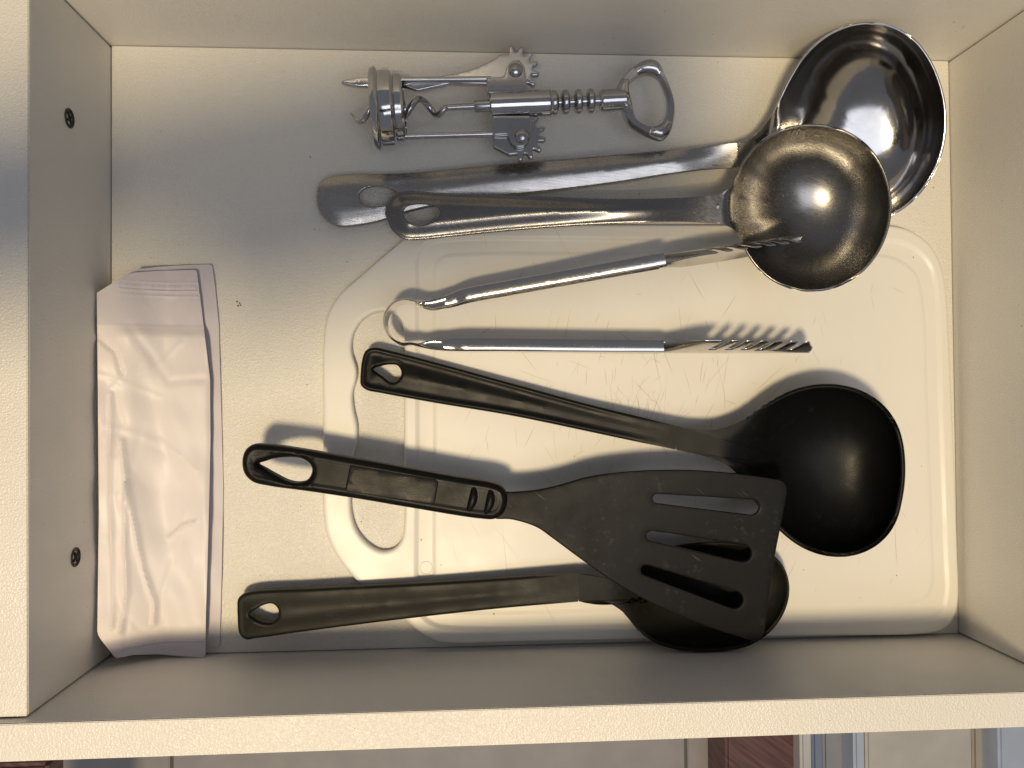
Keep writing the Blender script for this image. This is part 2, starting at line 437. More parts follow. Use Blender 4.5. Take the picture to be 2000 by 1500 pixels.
V = []; F = []
for i in range(190):
    if i < 130: x, y = rng.normal(1270, 150), rng.normal(790, 85)
    else: x, y = rng.uniform(870, 1800), rng.uniform(510, 1170)
    if not (870 < x < 1800 and 512 < y < 1165): continue
    a = rng.normal(1.35, .35) if rng.random() < .7 else rng.uniform(0, 3.14)
    L = rng.gamma(2.0, .0042) + .002; w = rng.uniform(.00004, .00011); p = at(x, y, BT - .0004)
    cur = rng.normal(0, .05); nseg = 5; k0 = len(V)
    for k in range(nseg + 1):
        t = k / nseg - .5; aa = a + cur * t; ww_ = w * (1 - (2 * t) ** 2 * .85)
        for sgn in (-1, 1): V.append((p[0] + t * L * math.cos(aa) - sgn * ww_ * math.sin(aa), p[1] + t * L * math.sin(aa) + sgn * ww_ * math.cos(aa), BT - .00034 + .00001 * (i % 7)))
    for k in range(nseg): q = k0 + 2 * k; F.append((q, q + 2, q + 3, q + 1))
km = mesh_obj('knife_marks', V, F, simple('knife_mark_stain', (.58, .48, .33), .6), cb, False); km['kind'] = 'stuff'

# ------------------------------------------------------------------ paper packets
def paper(name, y0, y1):
    k = NT(name)
    sep = k.n('SeparateXYZ'); k.l(k.geo, sep.inputs[0])
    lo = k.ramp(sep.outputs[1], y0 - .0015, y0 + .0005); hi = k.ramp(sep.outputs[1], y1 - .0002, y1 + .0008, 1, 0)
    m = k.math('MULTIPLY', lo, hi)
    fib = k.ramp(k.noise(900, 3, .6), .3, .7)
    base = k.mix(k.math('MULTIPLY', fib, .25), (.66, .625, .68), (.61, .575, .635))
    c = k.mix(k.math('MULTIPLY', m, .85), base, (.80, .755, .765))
    b = k.bump(k.noise(26, 3, .5), .22, .004); b = k.bump(k.noise(700, 3), .08, .0004, b)
    k.set(Base_Color=c, Roughness=k.ramp(k.noise(30, 3), .35, .65, .40, .55), Normal=b, Specular_IOR_Level=.4)
    return k.m
def crease(x, y, pts, depth, w):
    P = np.stack([x, y], -1); best = np.full(P.shape[:-1], 1e9)
    for a, b in zip(pts[:-1], pts[1:]):
        d = b - a; t = np.clip(((P - a) @ d) / (d @ d), 0, 1); best = np.minimum(best, np.linalg.norm(P - a - t[..., None] * d, axis=-1))
    return depth * np.exp(-(best / w) ** 2)
wav = rng.uniform(0, 6.28, 12)
def wob(x, y, s=1.0):
    return s * (.0006 * np.sin(x * 190 + y * 60 + wav[0]) + .0005 * np.sin(y * 95 - x * 120 + wav[1]) + .0003 * np.sin(x * 420 + y * 150 + wav[2]) + .00025 * np.sin(y * 310 + x * 90 + wav[3]))
def packet(name, outl, zf, mat, label, thick=.00025, grid=.0016):
    pl = to_plan(resample(np.array(outl, float), 6), zf, 14)
    return tag(plate(name, pl, [], lambda x, y, d, e: zf(x, y), lambda x, y, d, e: zf(x, y) - thick, mat, None, grid, (.0006,), .0014, sharp=35), label, 'packet', 'paper packets in the drawer corner')
yT, yB = at(300, 640, .006)[1], at(300, 1236, .006)[1]
def z_rear(x, y=0):
    return .0016 + .010 * sst(.034, .0, x) + .0010 * sst(.045, .03, x) * 1 + wob(x + .3, y, .5)
c1 = to_plan([(262, 940), (258, 1060), (263, 1150), (250, 1225)], lambda x, y: .008); c2 = to_plan([(252, 860), (272, 1010), (288, 1110), (308, 1175), (305, 1215)], lambda x, y: .008)
c3 = to_plan([(232, 770), (233, 900), (234, 1060), (236, 1215)], lambda x, y: .008)
c4 = to_plan([(330, 1050), (360, 1025), (385, 1018)], lambda x, y: .008); c5 = to_plan([(205, 660), (240, 690), (250, 730)], lambda x, y: .008)
c6 = to_plan([(262, 640), (300, 700), (330, 745), (395, 740)], lambda x, y: .008)
rc = []
for _ in range(26):
    px, py = rng.uniform(200, 395), rng.uniform(560, 1260); a_ = rng.normal(1.35, .5); l_ = rng.uniform(20, 75)
    rc.append((to_plan([(px - l_ * math.cos(a_), py - l_ * math.sin(a_)), (px + rng.normal(0, 5), py), (px + l_ * math.cos(a_ + .2), py + l_ * math.sin(a_ + .2))], lambda x, y: .008), rng.choice((-1, 1)) * rng.uniform(.00012, .0004), rng.uniform(.0008, .0022)))
def z_front(x, y=0):
    z = .0052 + .0125 * sst(.030, .0008, x)                       # leans up the front panel
    body = sst(yB - .004, yB + .004, y) * sst(yT + .002, yT - .005, y)
    z += .0032 * body * sst(.052, .046, x) * sst(.004, .016, x)
    z += .0012 * sst(.046, .060, x) * 0
    z += wob(x, y, .55 + .5 * body)
    z += crease(x, y, c1, .0015, .0010) + crease(x, y, c2, .0016, .0011) + crease(x, y, c3, .0011, .0009) + crease(x, y, c4, .0010, .0009) + crease(x, y, c5, -.0012, .0010) + crease(x, y, c6, -.0006, .002)
    for q, dq, wq in rc: z = z + crease(x, y, q, dq, wq)
    # crimped seals at both ends
    for (s0, s1) in ((yT + .0145, yT + .0215), (yB - .0068, yB - .0022)):
        z = z + np.where((y > s0) & (y < s1) & (x > .010) & (x < .046), .00030 * np.sin((y - s0) * 2 * math.pi / .0021) * (1 + .5 * np.sin(x * 2600)), 0)
    return np.maximum(z, .0046)
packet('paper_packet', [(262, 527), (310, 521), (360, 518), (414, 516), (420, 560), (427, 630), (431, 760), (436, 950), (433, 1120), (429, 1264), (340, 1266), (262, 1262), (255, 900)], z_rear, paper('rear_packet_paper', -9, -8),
       'flat white paper packet lying underneath the other packet, only its right strip showing')
pk = packet('paper_packet', [(189, 572), (238, 541), (262, 532), (310, 529), (384, 527), (392, 590), (404, 690), (410, 740), (411, 860), (409, 950), (405, 1110), (402, 1200), (401, 1284), (360, 1282), (310, 1278), (262, 1279), (226, 1286), (196, 1248), (190, 1236), (193, 1000), (191, 760)], z_front, paper('front_packet_paper', yB, yT),
       'crinkled white paper packet on top, with crimped ends, leaning on the drawer front', .00025, .0008)

# ------------------------------------------------------------------ large steel ladle
def rim3(pix, zf):
    xy = to_plan(pix, zf); return np.column_stack([xy, zf(xy[:, 0], xy[:, 1])])
def neck_rim(p):
    return np.vstack([spline(p, 8, False), [(p[-1][0] * (1 - k / 6) + p[0][0] * k / 6, p[-1][1] * (1 - k / 6) + p[0][1] * k / 6) for k in range(1, 6)]])
def tilt(px, py, z, gx, gy):
    c = at(px, py, z); return lambda x, y: z + gx * (x - c[0]) + gy * (y - c[1])
lz = tilt(1680, 240, .031, .17, .34)
rp = neck_rim([(1440, 279), (1474, 265), (1500, 236), (1524, 196), (1548, 150), (1580, 102), (1625, 66), (1672, 50), (1722, 49), (1768, 68), (1805, 108), (1830, 160), (1842, 215), (1841, 265), (1828, 318), (1800, 368), (1760, 406), (1710, 430), (1650, 432), (1590, 410), (1540, 372), (1500, 338), (1474, 329), (1440, 326)])
big = thing('steel_ladle', 'large polished steel ladle with wide bowl, lying beneath the smaller steel ladle', 'ladle', tuple(at(1690, 260, 0)[:2]) + (0,))
rp = resample(rp, 7)
R3 = rim3(rp, lambda x, y: np.maximum(lz(x, y), .0075))
b0 = at(1686, 262, .004)
bowl('bowl', R3, (b0[0], b0[1], .0035), M['steel_big'], big, .0013, 44, np.array((*at(1440, 305, .018)[:2], .018)), .034, 2.6, .55)
XB = at(1444, 305, .018)[0]
def fade(xe, x, a=.022, b=.001): return 1 - sst(xe - a, xe - b, x)
hzl = zline((617, .0055), (760, .0050), (1100, .0095), (1400, .0170), (1500, .019))
lzm = lambda x, y: np.maximum(lz(x, y), .0075)
def hz(x, y=0):
    f = fade(XB, x, .030, 0); return hzl(x) * f + lzm(x, y) * (1 - f)
hl = [(618, 385), (622, 362), (640, 346), (680, 340), (740, 339), (800, 337), (900, 328), (1000, 318), (1200, 302), (1400, 283)]
hr = [(1360, 333), (1200, 358), (1037, 378), (930, 390), (850, 402), (790, 416), (745, 432), (700, 441), (662, 443), (636, 430), (622, 410)]
def ended(left, right, A, B, ext, zf):
    """outline with a square end A-B, and the same outline running on past that end"""
    def mk(A2, B2):
        return np.vstack([spline(left + [A2], 6, False), spline([B2] + right + [left[0]], 6, False)[:-1]])
    return to_plan(mk(A, B), zf), to_plan(np.vstack([mk(A, B)[:len(left) * 6 + 1], [(A[0] + ext, A[1])], [(B[0] + ext, B[1])], mk(A, B)[len(left) * 6 + 1:]]), lambda x, y: np.minimum(zf(x, y), .05))
hh = spline([(702, 386), (708, 374), (725, 367), (750, 367), (772, 374), (780, 385), (772, 397), (750, 404), (725, 405), (708, 399)], 6)
RI = (.0004, .0010, .0016, .0023, .0031, .0040, .0050, .0061, .0073, .0087)
hp, hrun = ended(hl, hr, (1439.98, 279), (1439.98, 326), 60, hz)
def hb(x, y, d, e):
    f = fade(XB, x, .045); return hz(x, y) + .0022 * np.sin(np.minimum(e / .0095, 1) * math.pi / 2) * f - rnd(d, .0004) * f
plate('handle', hp, [to_plan(hh, hz)], hb, lambda x, y, d, e: hb(x, y, 1, e) - .0013, M['steel_handle'], big, .0022, RI, .0011, run_on=hrun)

# ------------------------------------------------------------------ small steel ladle
sz = tilt(1590, 405, .0465, .16, .10)
rp = neck_rim([(1404, 380), (1425, 367), (1441, 340), (1462, 306), (1494, 274), (1535, 254), (1590, 247), (1640, 256), (1686, 283), (1718, 325), (1734, 375), (1735, 420), (1722, 470), (1694, 515), (1650, 550), (1595, 565), (1540, 558), (1492, 530), (1462, 492), (1446, 462), (1430, 446), (1404, 436)])
sm = thing('steel_ladle', 'smaller satin steel ladle with round bowl resting on the larger ladle', 'ladle', tuple(at(1590, 405, 0)[:2]) + (0,))
rp = resample(rp, 6)
R3 = rim3(rp, sz)
# the neck dips to the handle
b1 = at(1585, 412, .018)
bowl('bowl', R3, (b1[0], b1[1], .0165), M['steel_small'], sm, .0012, 44, np.array((*at(1410, 408, .045)[:2], .045)), .020, 2.0, .52, .28, .0015)
XS = at(1404, 408, .046)[0]
hzs = zline((752, .0125), (860, .0120), (1100, .021), (1300, .031), (1440, .039))
def hz2(x, y=0):
    f = fade(XS, x, .030, 0); return hzs(x) * f + sz(x, y) * (1 - f)
hl = [(752, 418), (756, 396), (772, 379), (800, 373), (860, 376), (1000, 381), (1200, 388), (1330, 386)]
hr = [(1330, 432), (1200, 436), (1000, 450), (880, 462), (820, 468), (790, 467), (766, 450)]
hh = spline([(788, 418), (794, 406), (812, 401), (838, 402), (856, 408), (860, 418), (853, 432), (835, 440), (812, 442), (796, 434)], 6)
hp, hrun = ended(hl, hr, (1403.98, 380), (1403.98, 436), 60, hz2)
def ht2(x, y, d, e):
    f = fade(XS, x, .075); return hz2(x, y) + .0026 * sst(.0008, .0075, e) * f - rnd(d, .0004) * f
plate('handle', hp, [to_plan(hh, hz2)], ht2, lambda x, y, d, e: ht2(x, y, 1, e) - .0012, M['steel_small'], sm, .0020, RI, .0011, run_on=hrun)

# ------------------------------------------------------------------ tongs
tg = thing('serving_tongs', 'thin steel serving tongs lying open on the cutting board with scalloped tips', 'tongs', tuple(at(1100, 620, 0)[:2]) + (BT,))
TZ = .0215
def arm_z(px, upper):
    return TZ + (.019 * sst(800, 1500, px) if upper else 0)
sp = spline([(826, 592), (812, 589), (790, 586), (768, 595), (753, 616), (752, 640), (764, 662), (785, 674), (806, 674), (824, 678)], 8, False)
def strip(name, path3, half, inward, flange, mat, parent, th=.0009):
    """bent strip standing on edge: web of half height half[i], flanges of width flange[i] folded to the inward side"""
    P = [Vector(p) for p in path3]; V = []; F = []; n = len(P)
    for i, p in enumerate(P):
        t = (P[min(i + 1, n - 1)] - P[max(i - 1, 0)]); t.z = 0; t.normalize(); nn = Vector((-t.y, t.x, 0)) * inward
        h, f = half[i], max(flange[i], th * 1.01)
        g1 = min(f, .0013)
        sec = [(f, h - .0007), (f * .80, h - .00015), (f * .55, h - .00035), (max(f * .3, th * .7), h), (.0004, h - .0005), (0, h - .0014), (0, 0), (0, -h + .0014), (.0004, -h), (f, -h), (f, -h + th), (th, -h + th), (th, h - th - .0006), (f, h - th - .0006)]
        for a, b in sec: V.append(p + nn * a + Vector((0, 0, b)))
    m = 14
    for i in range(n - 1):
        for k in range(m): F.append((i * m + k, i * m + (k + 1) % m, (i + 1) * m + (k + 1) % m, (i + 1) * m + k))
    F.append(tuple(range(m))); F.append(tuple((n - 1) * m + k for k in range(m)))
    return mesh_obj(name, V, F, mat, parent, True, 40)
pth = [at(x, y, TZ) for x, y in sp]
strip('spring', pth, [.0060 + .0034 * math.sin(math.pi * i / (len(pth) - 1)) for i in range(len(pth))], 1, [.0009] * len(pth), M['tongs'], tg)
def arm(pts, upper, inward):
    pp = spline(pts, 14, False); P = [at(x, y, arm_z(x, upper)) for x, y in pp]
    fl = [.0009 + .0034 * sst(806, 850, x) + .0014 * sst(850, 890, x) for x, _ in pp]
    hf = [.0058 + .0012 * sst(880, 910, x) for x, _ in pp]
    return strip('arm', P, hf, inward, fl, M['tongs'], tg)
arm([(812, 590), (835, 589), (868, 580), (900, 568), (1000, 549), (1150, 522), (1290, 497)], True, 1 * -1)
arm([(806, 674), (830, 680), (868, 685), (1000, 687), (1150, 689), (1290, 690)], False, 1)
def paddle(x0, y0, x1, y1, upper, inward, half):
    z0, z1 = arm_z(x0, upper), arm_z(x1, upper); A = at(x0, y0, z0); B = at(x1, y1, z1)
    d = Vector(B - A); L = d.length; t = d.normalized(); up = Vector((0, 0, 1)); nn = Vector((-t.y, t.x, 0)).normalized() * inward
    def env(u): return .0058 + (half - .0058) * sst(0, .28, u) * (1 - .55 * sst(.45, 1.0, u))
    top_pts = []; N = 6
    us = np.linspace(0, .36, 14)
    for u in us: top_pts.append((u * L, env(u)))
    w = .64 / N
    for k in range(N):
        a = .36 + k * w; sl = .09
        dep = .55
        top_pts += [(a * L, env(a)), ((a - sl * .5) * L, env(a) * (1 - dep)), ((a + w * .38 - sl * .5) * L, env(a) * (1 - dep)), ((a + w * .45) * L, env(a + w * .3) * .97), ((a + w * .72) * L, env(a + w * .7) * 1.0)]
    tip = [(1.02 * L, env(1) * .6), (1.035 * L, 0)]
    bot = [(u * L, -env(u)) for u in np.linspace(0, 1, 30)] + [(1.02 * L, -env(1) * .6)]
    pts = top_pts + tip + bot[::-1]
    def mp(u, v, w_):
        q = Vector(A) + t * u + up * v + nn * (w_ + .0044 * min(abs(v) / env(min(max(u / L, 0), 1)), 1.1) ** 1.6 + .0004)
        return tuple(q)
    return plate('gripping_tip', np.array(pts), [], lambda u, v, d_, e: .0004 - rnd(d_, .0003), lambda u, v, d_, e: -.0004 + rnd(d_, .0003), M['tongs'], tg, .0016, (.0003,), .0009, mapper=mp)
paddle(1284, 690, 1570, 690, False, 1, .0185)
paddle(1284, 499, 1550, 460, True, -1, .0160)

# ------------------------------------------------------------------ black ladle
bl = thing('black_ladle', 'black nylon ladle with deep round bowl, handle beside the steel tongs', 'ladle', tuple(at(1620, 920, 0)[:2]) + (BT,))
kz = zline((705, .0135), (900, .0140), (1150, .0170), (1300, .0215), (1400, .026), (1540, .0305), (1760, .038))
XK = at(1320, 855, .022)[0]
kl = [(703, 735), (706, 705), (714, 684), (730, 678), (760, 684), (850, 707), (1000, 748), (1150, 789), (1270, 819)]
kr = [(1250, 864), (1150, 843), (1000, 812), (850, 787), (740, 767), (716, 762), (704, 752)]
kh = spline([(727, 720), (742, 714), (760, 711), (775, 713), (783, 724), (782, 737), (772, 746), (762, 746), (745, 734)], 6)
kp, krun = ended(kl, kr, (1319.98, 831), (1319.98, 878), 60, kz)
def kt(x, y, d, e):
    f = fade(XK, x, .05); return kz(x) + (-rnd(d, .0014) - .0007 * sst(.0016, .0028, e) + .0010 * sst(.004, .010, e)) * f
plate('handle', kp, [to_plan(kh, kz)], kt, lambda x, y, d, e: kz(x) - .0022 + (-.0053 + rnd(d, .001)) * fade(XK, x, .03), M['black'], bl, .0028, (.0004, .0009, .0014, .0020, .0028, .0042, .0056, .0072, .009), .0014, run_on=krun)
rp = neck_rim([(1320, 831), (1350, 837), (1400, 839), (1450, 823), (1500, 794), (1550, 770), (1600, 759), (1650, 762), (1700, 780), (1735, 814), (1753, 862), (1758, 920), (1752, 975), (1735, 1030), (1702, 1064), (1655, 1078), (1605, 1076), (1560, 1055), (1515, 1016), (1480, 974), (1445, 930), (1415, 905), (1375, 890), (1320, 878)])
rp = resample(rp, 3.5); R3 = rim3(rp, kz)
b2 = at(1618, 925, BT)
nk = at(1330, 855, .022)
bowl('bowl', R3, (b2[0], b2[1], BT + .0022), M['black'], bl, .0022, 44, np.array((nk[0], nk[1], .022)), .044, 2.5, .55)

# ------------------------------------------------------------------ black serving spoon
spn = thing('black_spoon', 'faded black nylon serving spoon half hidden under the slotted turner', 'spoon', tuple(at(1370, 1165, 0)[:2]) + (BT,))
qz = zline((462, .0120), (700, .0135), (1000, .0170), (1170, .0195), (1540, .0190))
XQ = at(1130, 1148, .019)[0]
ql = [(462, 1195), (464, 1170), (480, 1159), (600, 1151), (800, 1141), (1000, 1129)]
qr = [(1000, 1187), (800, 1209), (600, 1234), (500, 1248), (478, 1250), (466, 1238)]
qh = spline([(486, 1201), (500, 1190), (515, 1182), (532, 1180), (543, 1190), (543, 1206), (530, 1217), (515, 1217), (498, 1210)], 6)
qp, qrun = ended(ql, qr, (1129.98, 1121), (1129.98, 1175), 60, qz)
def qt(x, y, d, e):
    f = fade(XQ, x, .05); return qz(x) + (-rnd(d, .0013) + .0010 * sst(.002, .010, e)) * f
plate('handle', qp, [to_plan(qh, qz)], qt, lambda x, y, d, e: qz(x) - .002 + (-.005 + rnd(d, .001)) * fade(XQ, x, .03), M['black_olive'], spn, .0028, RI, .0014, run_on=qrun)
rp = neck_rim([(1130, 1121), (1170, 1122), (1220, 1104), (1280, 1082), (1350, 1068), (1430, 1066), (1495, 1080), (1530, 1108), (1541, 1142), (1532, 1180), (1505, 1222), (1470, 1250), (1415, 1263), (1350, 1264), (1290, 1252), (1245, 1226), (1215, 1194), (1180, 1175), (1130, 1175)])
rp = resample(rp, 3.5); R3 = rim3(rp, qz)
b3 = at(1385, 1165, .008); nk = at(1140, 1148, .019)
bowl('bowl', R3, (b3[0], b3[1], BT + .0024), M['black_olive'], spn, .0020, 36, np.array((nk[0], nk[1], .019)), .029, 2.2, .6)

# ------------------------------------------------------------------ slotted turner
tn = thing('slotted_turner', 'worn black slotted turner lying across the black ladle and spoon', 'turner', tuple(at(1100, 1000, 0)[:2]) + (BT,))
xa, xb = at(990, 980, .035)[0], at(1530, 980, .037)[0]; ya, yb = at(1400, 920, .038)[1], at(1400, 1250, .026)[1]
xh = at(470, 900, .04)[0]
def tz(x, y):
    b = sst(xa, xb, x)
    return .0345 - .0015 * (1 - sst(xh - .02, xa + .02, x)) + b * (.0035 - .0125 * np.clip((ya - y) / (ya - yb), -.1, 1.05))
bo_ = spline([(960, 962), (1000, 961), (1045, 957), (1085, 949), (1150, 931), (1230, 921), (1340, 918), (1440, 925), (1505, 934), (1530, 940), (1538, 952), (1534, 985), (1512, 1100), (1498, 1200), (1492, 1240), (1480, 1252), (1440, 1243), (1360, 1216), (1280, 1182), (1200, 1138), (1130, 1089), (1080, 1052), (1048, 1030), (1000, 1015), (960, 1010)], 6)
def slot(x0, y0, r0, x1, y1, r1):
    a = math.atan2(y1 - y0, x1 - x0); P = []
    for k in range(9): t = a + math.pi / 2 + math.pi * k / 8; P.append((x0 + r0 * math.cos(t), y0 + r0 * math.sin(t)))
    for k in range(9): t = a - math.pi / 2 + math.pi * k / 8; P.append((x1 + r1 * math.cos(t), y1 + r1 * math.sin(t)))
    return np.array(P)
sl = [slot(1284, 974, 9, 1469, 991, 15), slot(1273, 1047, 10, 1452, 1081, 17), slot(1262, 1114, 10, 1435, 1172, 17)]
plate('blade', to_plan(bo_, tz), [to_plan(resample(s, 4), tz) for s in sl], lambda x, y, d, e: tz(x, y) - rnd(d, .0007), lambda x, y, d, e: tz(x, y) - .0026 + rnd(d, .0006), M['black_worn'], tn, .003, (.0003, .0008), .0018)
hzt = lambda x, y=0: tz(x, y) + .0028
to_ = spline([(470, 900), (476, 880), (492, 868), (520, 868), (600, 879), (700, 897), (800, 915), (900, 933), (965, 944), (985, 954), (992, 975), (985, 1002), (968, 1015), (940, 1015), (800, 993), (700, 976), (600, 961), (520, 950), (490, 942), (474, 925)], 6)
th_ = spline([(499, 907), (515, 902), (530, 897), (565, 894), (590, 898), (605, 910), (607, 922), (598, 938), (580, 943), (560, 940), (535, 928), (514, 916)], 6)
tp = to_plan(to_, hzt)
def tt(x, y, d, e):
    return hzt(x, y) - rnd(d, .0030) - .0003 * sst(.0030, .0033, e)
hd = plate('handle', tp, [to_plan(th_, hzt)], tt, lambda x, y, d, e: hzt(x, y) - .0105 + rnd(d, .0028), M['black'], tn, .0028, (.0003, .0008, .0015, .0023, .003, .0038, .0046, .0060), .0014)
lb = to_plan(spline([(684, 907), (770, 922), (856, 937), (853, 962), (849, 986), (760, 973), (673, 960), (678, 935)], 4), hzt)
lbp = to_plan(resample(np.array([(684, 907), (857, 937), (849, 986), (673, 960)], float), 6), hzt)
plate('inlay', lbp, [], lambda x, y, d, e: hzt(x, y) + .00012 - .00022 * (1 - sst(0, .0004, d)), lambda x, y, d, e: hzt(x, y) - .0012, M['black'], hd, .003, (.0002, .0005), .0015)
for (xA, yA, xB, yB_, w) in ((925, 948, 912, 1003, 9), (958, 953, 946, 1008, 9)):
    pa = at(xA, yA, .037); pb = at(xB, yB_, .037); P = []
    for k in range(11):
        t = k / 10; q = pa * (1 - t) + pb * t; zz = hzt(q[0], q[1]) - .0004 - .0016 * (abs(t - .5) * 2) ** 3
        P.append((q[0] + .0012 * math.sin(t * math.pi), q[1], zz))
    tube('thumb_ridge', P, [.0010 + .0010 * math.sin(math.pi * min(max(k / 10, .08), .92)) for k in range(11)], M['black'], hd, 12)
# ------------------------------------------------------------------ winged corkscrew
AZ = .0195
ck = thing('winged_corkscrew', 'chrome winged corkscrew with bottle opener handle lying beside the drawer side', 'corkscrew', tuple(at(980, 205, 0)[:2]) + (0,))
c = lambda x, y, dz=0.0: Vector(at(x, y, AZ + dz))
axis = (c(1275, 193) - c(755, 213)).normalized()
def cyl(name, x0, y0, x1, y1, prof, mat, seg=40):
    a = c(x0, y0); b = c(x1, y1); L = (b - a).length
    return lathe(name, [(t * L, r) for t, r in prof], a, b - a, mat, ck, seg)
bellp = [(0.05, .0135), (0, .0145), (0, .0178), (.05, .0186), (.14, .0190), (.21, .0184), (.26, .0172), (.30, .0174), (.62, .0172), (.68, .0164), (.72, .0152), (.75, .0156), (.93, .0154), (.99, .0146), (1.0, .0120), (.6, .0118), (.05, .0135)]
cyl('bell', 728, 214, 790, 211, bellp, M['chrome'], 64)
def rod(name, a, b, r, mat=M['chrome']):
    return tube(name, [c(*a), (c(*a) + c(*b)) / 2, c(*b)], r, mat, ck, 10, 1.3)
rod('frame_rod', (780, 157, .002), (960, 155, .002), .0014)
rod('frame_rod', (780, 267, .002), (975, 262, .002), .0014)
def ckplate(name, pix, z0, z1, mat, holes=(), r=.0006, smooth=4):
    zc = AZ + z1; zf = lambda x, y: zc
    pl = to_plan(spline(pix, smooth) if smooth else resample(np.array(pix, float), 3), zf)
    hs = [to_plan(spline(h, 5), zf) for h in holes]
    return plate(name, pl, hs, lambda x, y, d, e: zc - rnd(d, r), lambda x, y, d, e: AZ + z0 + rnd(d, r * .6), mat, ck, .0016, (r * .3, r), .0008)
ckplate('frame_plate', [(952, 182), (950, 152), (984, 149), (990, 130), (1000, 118), (1014, 117), (1024, 128), (1028, 152), (1030, 182)], .0015, .0042, M['chrome_dull'], (), .0005, 0)
ckplate('frame_plate', [(962, 226), (962, 264), (992, 263), (998, 278), (1010, 288), (1024, 287), (1034, 274), (1038, 252), (1037, 226)], .0015, .0042, M['chrome_dull'], (), .0005, 0)
cyl('barrel', 956, 206, 1078, 201, [(0, .001), (0, .0056), (.02, .0062), (.95, .0062), (.96, .0058), (.97, .0062), (1, .0058), (1, .001)], M['chrome'], 40)
cyl('screw_collar', 926, 208, 960, 206, [(0, .0005), (0, .0025), (.08, .0028), (1, .0028), (1, .0005)], M['chrome_dull'], 24)
pr = [(0, .001)]
L0 = 1070; L1 = 1185
for xr in (1082, 1104, 1129, 1153):
    a = (xr - L0) / (L1 - L0); w = 7 / (L1 - L0)
    pr += [(a - w * 1.25, .0024), (a - w, .0044), (a - w * .6, .0055), (a, .0058), (a + w * .6, .0055), (a + w, .0044), (a + w * 1.25, .0024)]
pr += [(1, .0024), (1, .001)]
cyl('rack_spindle', L0, 201, L1, 196, pr, M['chrome_dull'], 28)
cyl('handle_neck', 1172, 197, 1225, 194, [(0, .001), (0, .0046), (.06, .0052), (.9, .0050), (1, .004), (1, .001)], M['chrome_dull'], 28)
op = ckplate('bottle_opener', [(1206, 180), (1210, 158), (1228, 136), (1250, 119), (1270, 111), (1288, 117), (1302, 142), (1314, 172), (1321, 200), (1319, 232), (1310, 258), (1297, 269), (1280, 266), (1252, 253), (1232, 240), (1222, 225), (1216, 208), (1204, 206)], -.0030, .0042, M['chrome_dull'],
             ([(1232, 162), (1246, 147), (1266, 140), (1286, 145), (1300, 168), (1307, 195), (1304, 220), (1294, 237), (1278, 243), (1258, 238), (1244, 226), (1238, 200)],), .0028)
# worm: straight wire then helix out through the bell
P = []; ax0 = c(930, 207.5); ax1 = c(682, 219); n = 170
lat = (ax1 - ax0).cross(Vector((0, 0, 1))).normalized()
for i in range(n + 1):
    t = i / n; q = ax0.lerp(ax1, t); s = sst(.22, .34, t); ph = (t - .22) / .78 * 2 * math.pi * 2.45 + 2.2
    P.append(q + (lat * math.cos(ph) + Vector((0, 0, 1)) * math.sin(ph)) * .0042 * s)
tube('worm', P, [.0015 if i < n - 12 else .0015 * (1 - (i - n + 12) / 13) for i in range(n + 1)], M['chrome_dull'], ck, 12)
def gear(cx, cy, r, a0, a1, nt, tail):
    """toothed sector in photo pixels, angles in degrees clockwise from +x (image down)"""
    P = []; st = (a1 - a0) / nt
    for k in range(nt):
        a = a0 + k * st
        for f, rr in ((0, r), (.18, r * .98), (.27, r * 1.2), (.36, r * 1.36), (.64, r * 1.36), (.73, r * 1.2), (.82, r * .98)):
            q = math.radians(a + f * st); P.append((cx + rr * math.cos(q), cy + rr * math.sin(q)))
    return P + tail
ckplate('lever', gear(1005, 137, 36, -112, 48, 6, [(1005, 176), (975, 172), (950, 164), (880, 163), (815, 177), (786, 167), (700, 168), (672, 164), (665, 160), (672, 155), (700, 151), (780, 150), (850, 150), (900, 141), (935, 130), (962, 116), (978, 105)]), -.0020, .0012, M['chrome'], (), .0005, 0)
ckplate('lever', gear(1018, 265, 36, -62, 106, 6, [(996, 303), (962, 286), (963, 262), (990, 240)]), -.0020, .0012, M['chrome_dull'], (), .0005, 0)
for x, y in ((1007, 137), (1020, 266)):
    p = c(x, y, .0042); lathe('rivet', [(-.001, .0001), (-.001, .0034), (.0002, .0034), (.0010, .0028), (.0016, .0018), (.0019, .0001)], p, (0, 0.0001, 1), M['chrome_dull'], ck, 28, 80)

# ------------------------------------------------------------------ crumbs and specks on the drawer floor
bm = bmesh.new()
spots = [(463, 589), (468, 592), (465, 597), (470, 596)] + [(rng.uniform(225, 1840), rng.uniform(125, 1230)) for _ in range(46)]
for i, (x, y) in enumerate(spots):
    onb = x > 640 and y > 445
    p = at(x, y, BT - .0004 if onb else 0); r = bmesh.ops.create_icosphere(bm, subdivisions=1, radius=rng.uniform(.00016, .00036) if i > 3 else .0005)
    for v in r['verts']: v.co.z *= .35; v.co *= rng.uniform(.75, 1.25); v.co += Vector(p)
me = bpy.data.meshes.new('crumbs'); bm.to_mesh(me); bm.free(); me.materials.append(simple('crumb', (.20, .11, .055), .8))
o = bpy.data.objects.new('crumbs', me); link(o); tag(o, 'scattered tiny brown crumbs on drawer floor and board', 'crumbs', kind='stuff')

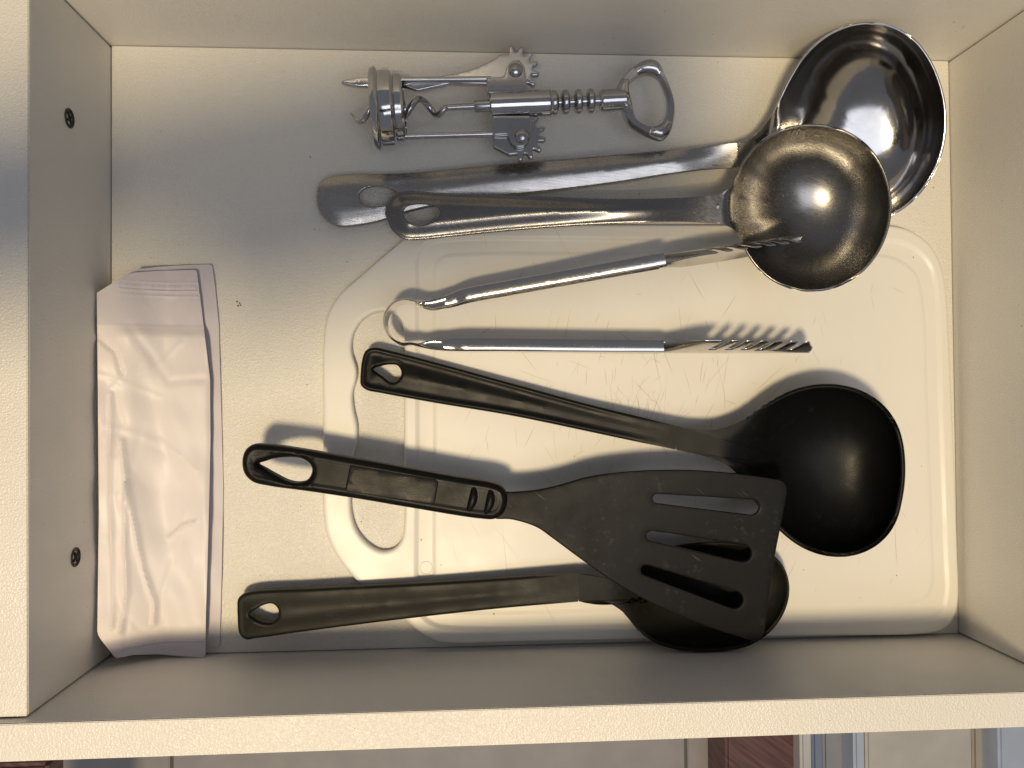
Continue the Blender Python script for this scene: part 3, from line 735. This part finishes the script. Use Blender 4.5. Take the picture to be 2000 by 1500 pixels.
# ------------------------------------------------------------------ what shows past the drawer side: tiled floor and furniture below
FZ = -.56
tile_m = simple('floor_tile', (.50, .465, .45), .4); grout = simple('grout', (.20, .185, .175), .8)
me = bpy.data.meshes.new('kitchen_floor'); me.from_pydata([(-3, -3, FZ - .004), (3, -3, FZ - .004), (3, 3, FZ - .004), (-3, 3, FZ - .004)], [], [(0, 1, 2, 3)]); me.materials.append(grout)
kf = bpy.data.objects.new('kitchen_floor', me); link(kf); kf['kind'] = 'structure'
gx0 = at(335, 1470, FZ)[0]; pitch = at(1340, 1470, FZ)[0] - gx0
tm = None
for i in range(-2, 3):
    for j in range(-2, 2):
        if tm is None:
            t0 = box('tile', (0, 0, -.008), (pitch - .004, pitch - .004, 0), tile_m, None, .0012); tm = t0.data; o = t0
        else: o = bpy.data.objects.new('tile', tm); link(o)
        o.parent = kf; o.location = (gx0 + .002 + i * pitch, -.75 + j * pitch, FZ)

def pbox(name, x0, x1, z0, z1, mat, parent=None, y0=-.62, y1=-.13):
    return box(name, (at(x0, 1470, z1)[0], y0, z0), (at(x1, 1470, z1)[0], y1, z1), mat, parent, .003)
wood = NT('maroon_wood')
wv = wood.noise(1, 4, .6, wood.mapped((18, 260, 18), .65)); wood.set(Base_Color=wood.mix(wood.ramp(wv, .35, .65), (.115, .052, .050), (.20, .105, .098)), Roughness=.5)
M['maroon'] = wood.m
o = pbox('wooden_crate', 1418, 1562, FZ, -.49, M['maroon']); tag(o, 'maroon wooden crate standing on the tiles beyond the drawer side', 'crate')
o = pbox('wooden_stool_seat', -60, 92, FZ + .25, -.28, M['maroon'], None, -.7, at(40, 1493, -.28)[1]); tag(o, 'maroon wooden stool seat peeking out below the drawer corner', 'stool')
dr = thing('glazed_door', 'white framed door with grey glass and black gasket below the drawer', 'door', tuple(at(1630, 1470, -.40)[:2]) + (FZ,))
wp = simple('white_paint', (.72, .72, .71), .4); bp = simple('blue_white_paint', (.62, .70, .85), .4); gp = simple('grey_glass', (.42, .43, .46), .15)
pbox('stile', 1564, 1586, FZ, -0.47, wp, dr); pbox('stile', 1587, 1608, FZ, -0.48, simple('blue_grey_paint', (.26, .33, .47), .4), dr); pbox('pane', 1608.5, 1657, FZ, -0.50, gp, dr)
pbox('gasket', 1657.5, 1668, FZ, -0.49, M['hole'], dr); pbox('stile', 1668.5, 1690, FZ, -0.47, bp, dr)
cbn = thing('floor_cabinet', 'cream cabinet with pale top standing beside the glazed door', 'cabinet', tuple(at(1800, 1470, -.40)[:2]) + (FZ,))
pbox('top', 1692, 1900, FZ, -.47, simple('cream_paint', (.70, .67, .61), .45), cbn); pbox('side', 1901, 1934, FZ, -0.48, simple('beige_paint', (.56, .51, .44), .45), cbn)
fr = thing('white_appliance', 'bluish white appliance edge beside the cream cabinet', 'appliance', tuple(at(1970, 1470, -.40)[:2]) + (FZ,))
pbox('seal', 1935, 1951, FZ, -0.49, simple('grey_rubber', (.20, .22, .25), .6), fr); pbox('body', 1952, 2300, FZ, -0.45, bp, fr)

# ------------------------------------------------------------------ the phone that takes the picture (it shades the far side of the drawer)
ph = thing('mobile_phone', 'dark mobile phone held flat above the drawer, with an added flap for shade', 'phone', tuple(CAM + np.array((-.055, 0, .006))))
pm = simple('phone_glass', (.02, .02, .022), .2)
pb = box('body', (-.146, -.061, .004), (.020, .014, .012), pm, None, .002); pb.parent = ph
cf = box('shade_flap', (-.226, -.040, .0075), (-.1465, .012, .0105), M['black'], None, .001); cf.parent = ph  # unseen flap, added to carry the phone's shadow on to the drawer front
lr = lathe('lens_ring', [(0, .007), (0, .009), (.0015, .009), (.0015, .007)], (0, 0, .0026), (0, .0001, 1), M['dark_metal'], None, 32); lr.parent = ph
ph.location = CAM; ph.rotation_euler = (0, 0, math.radians(11))
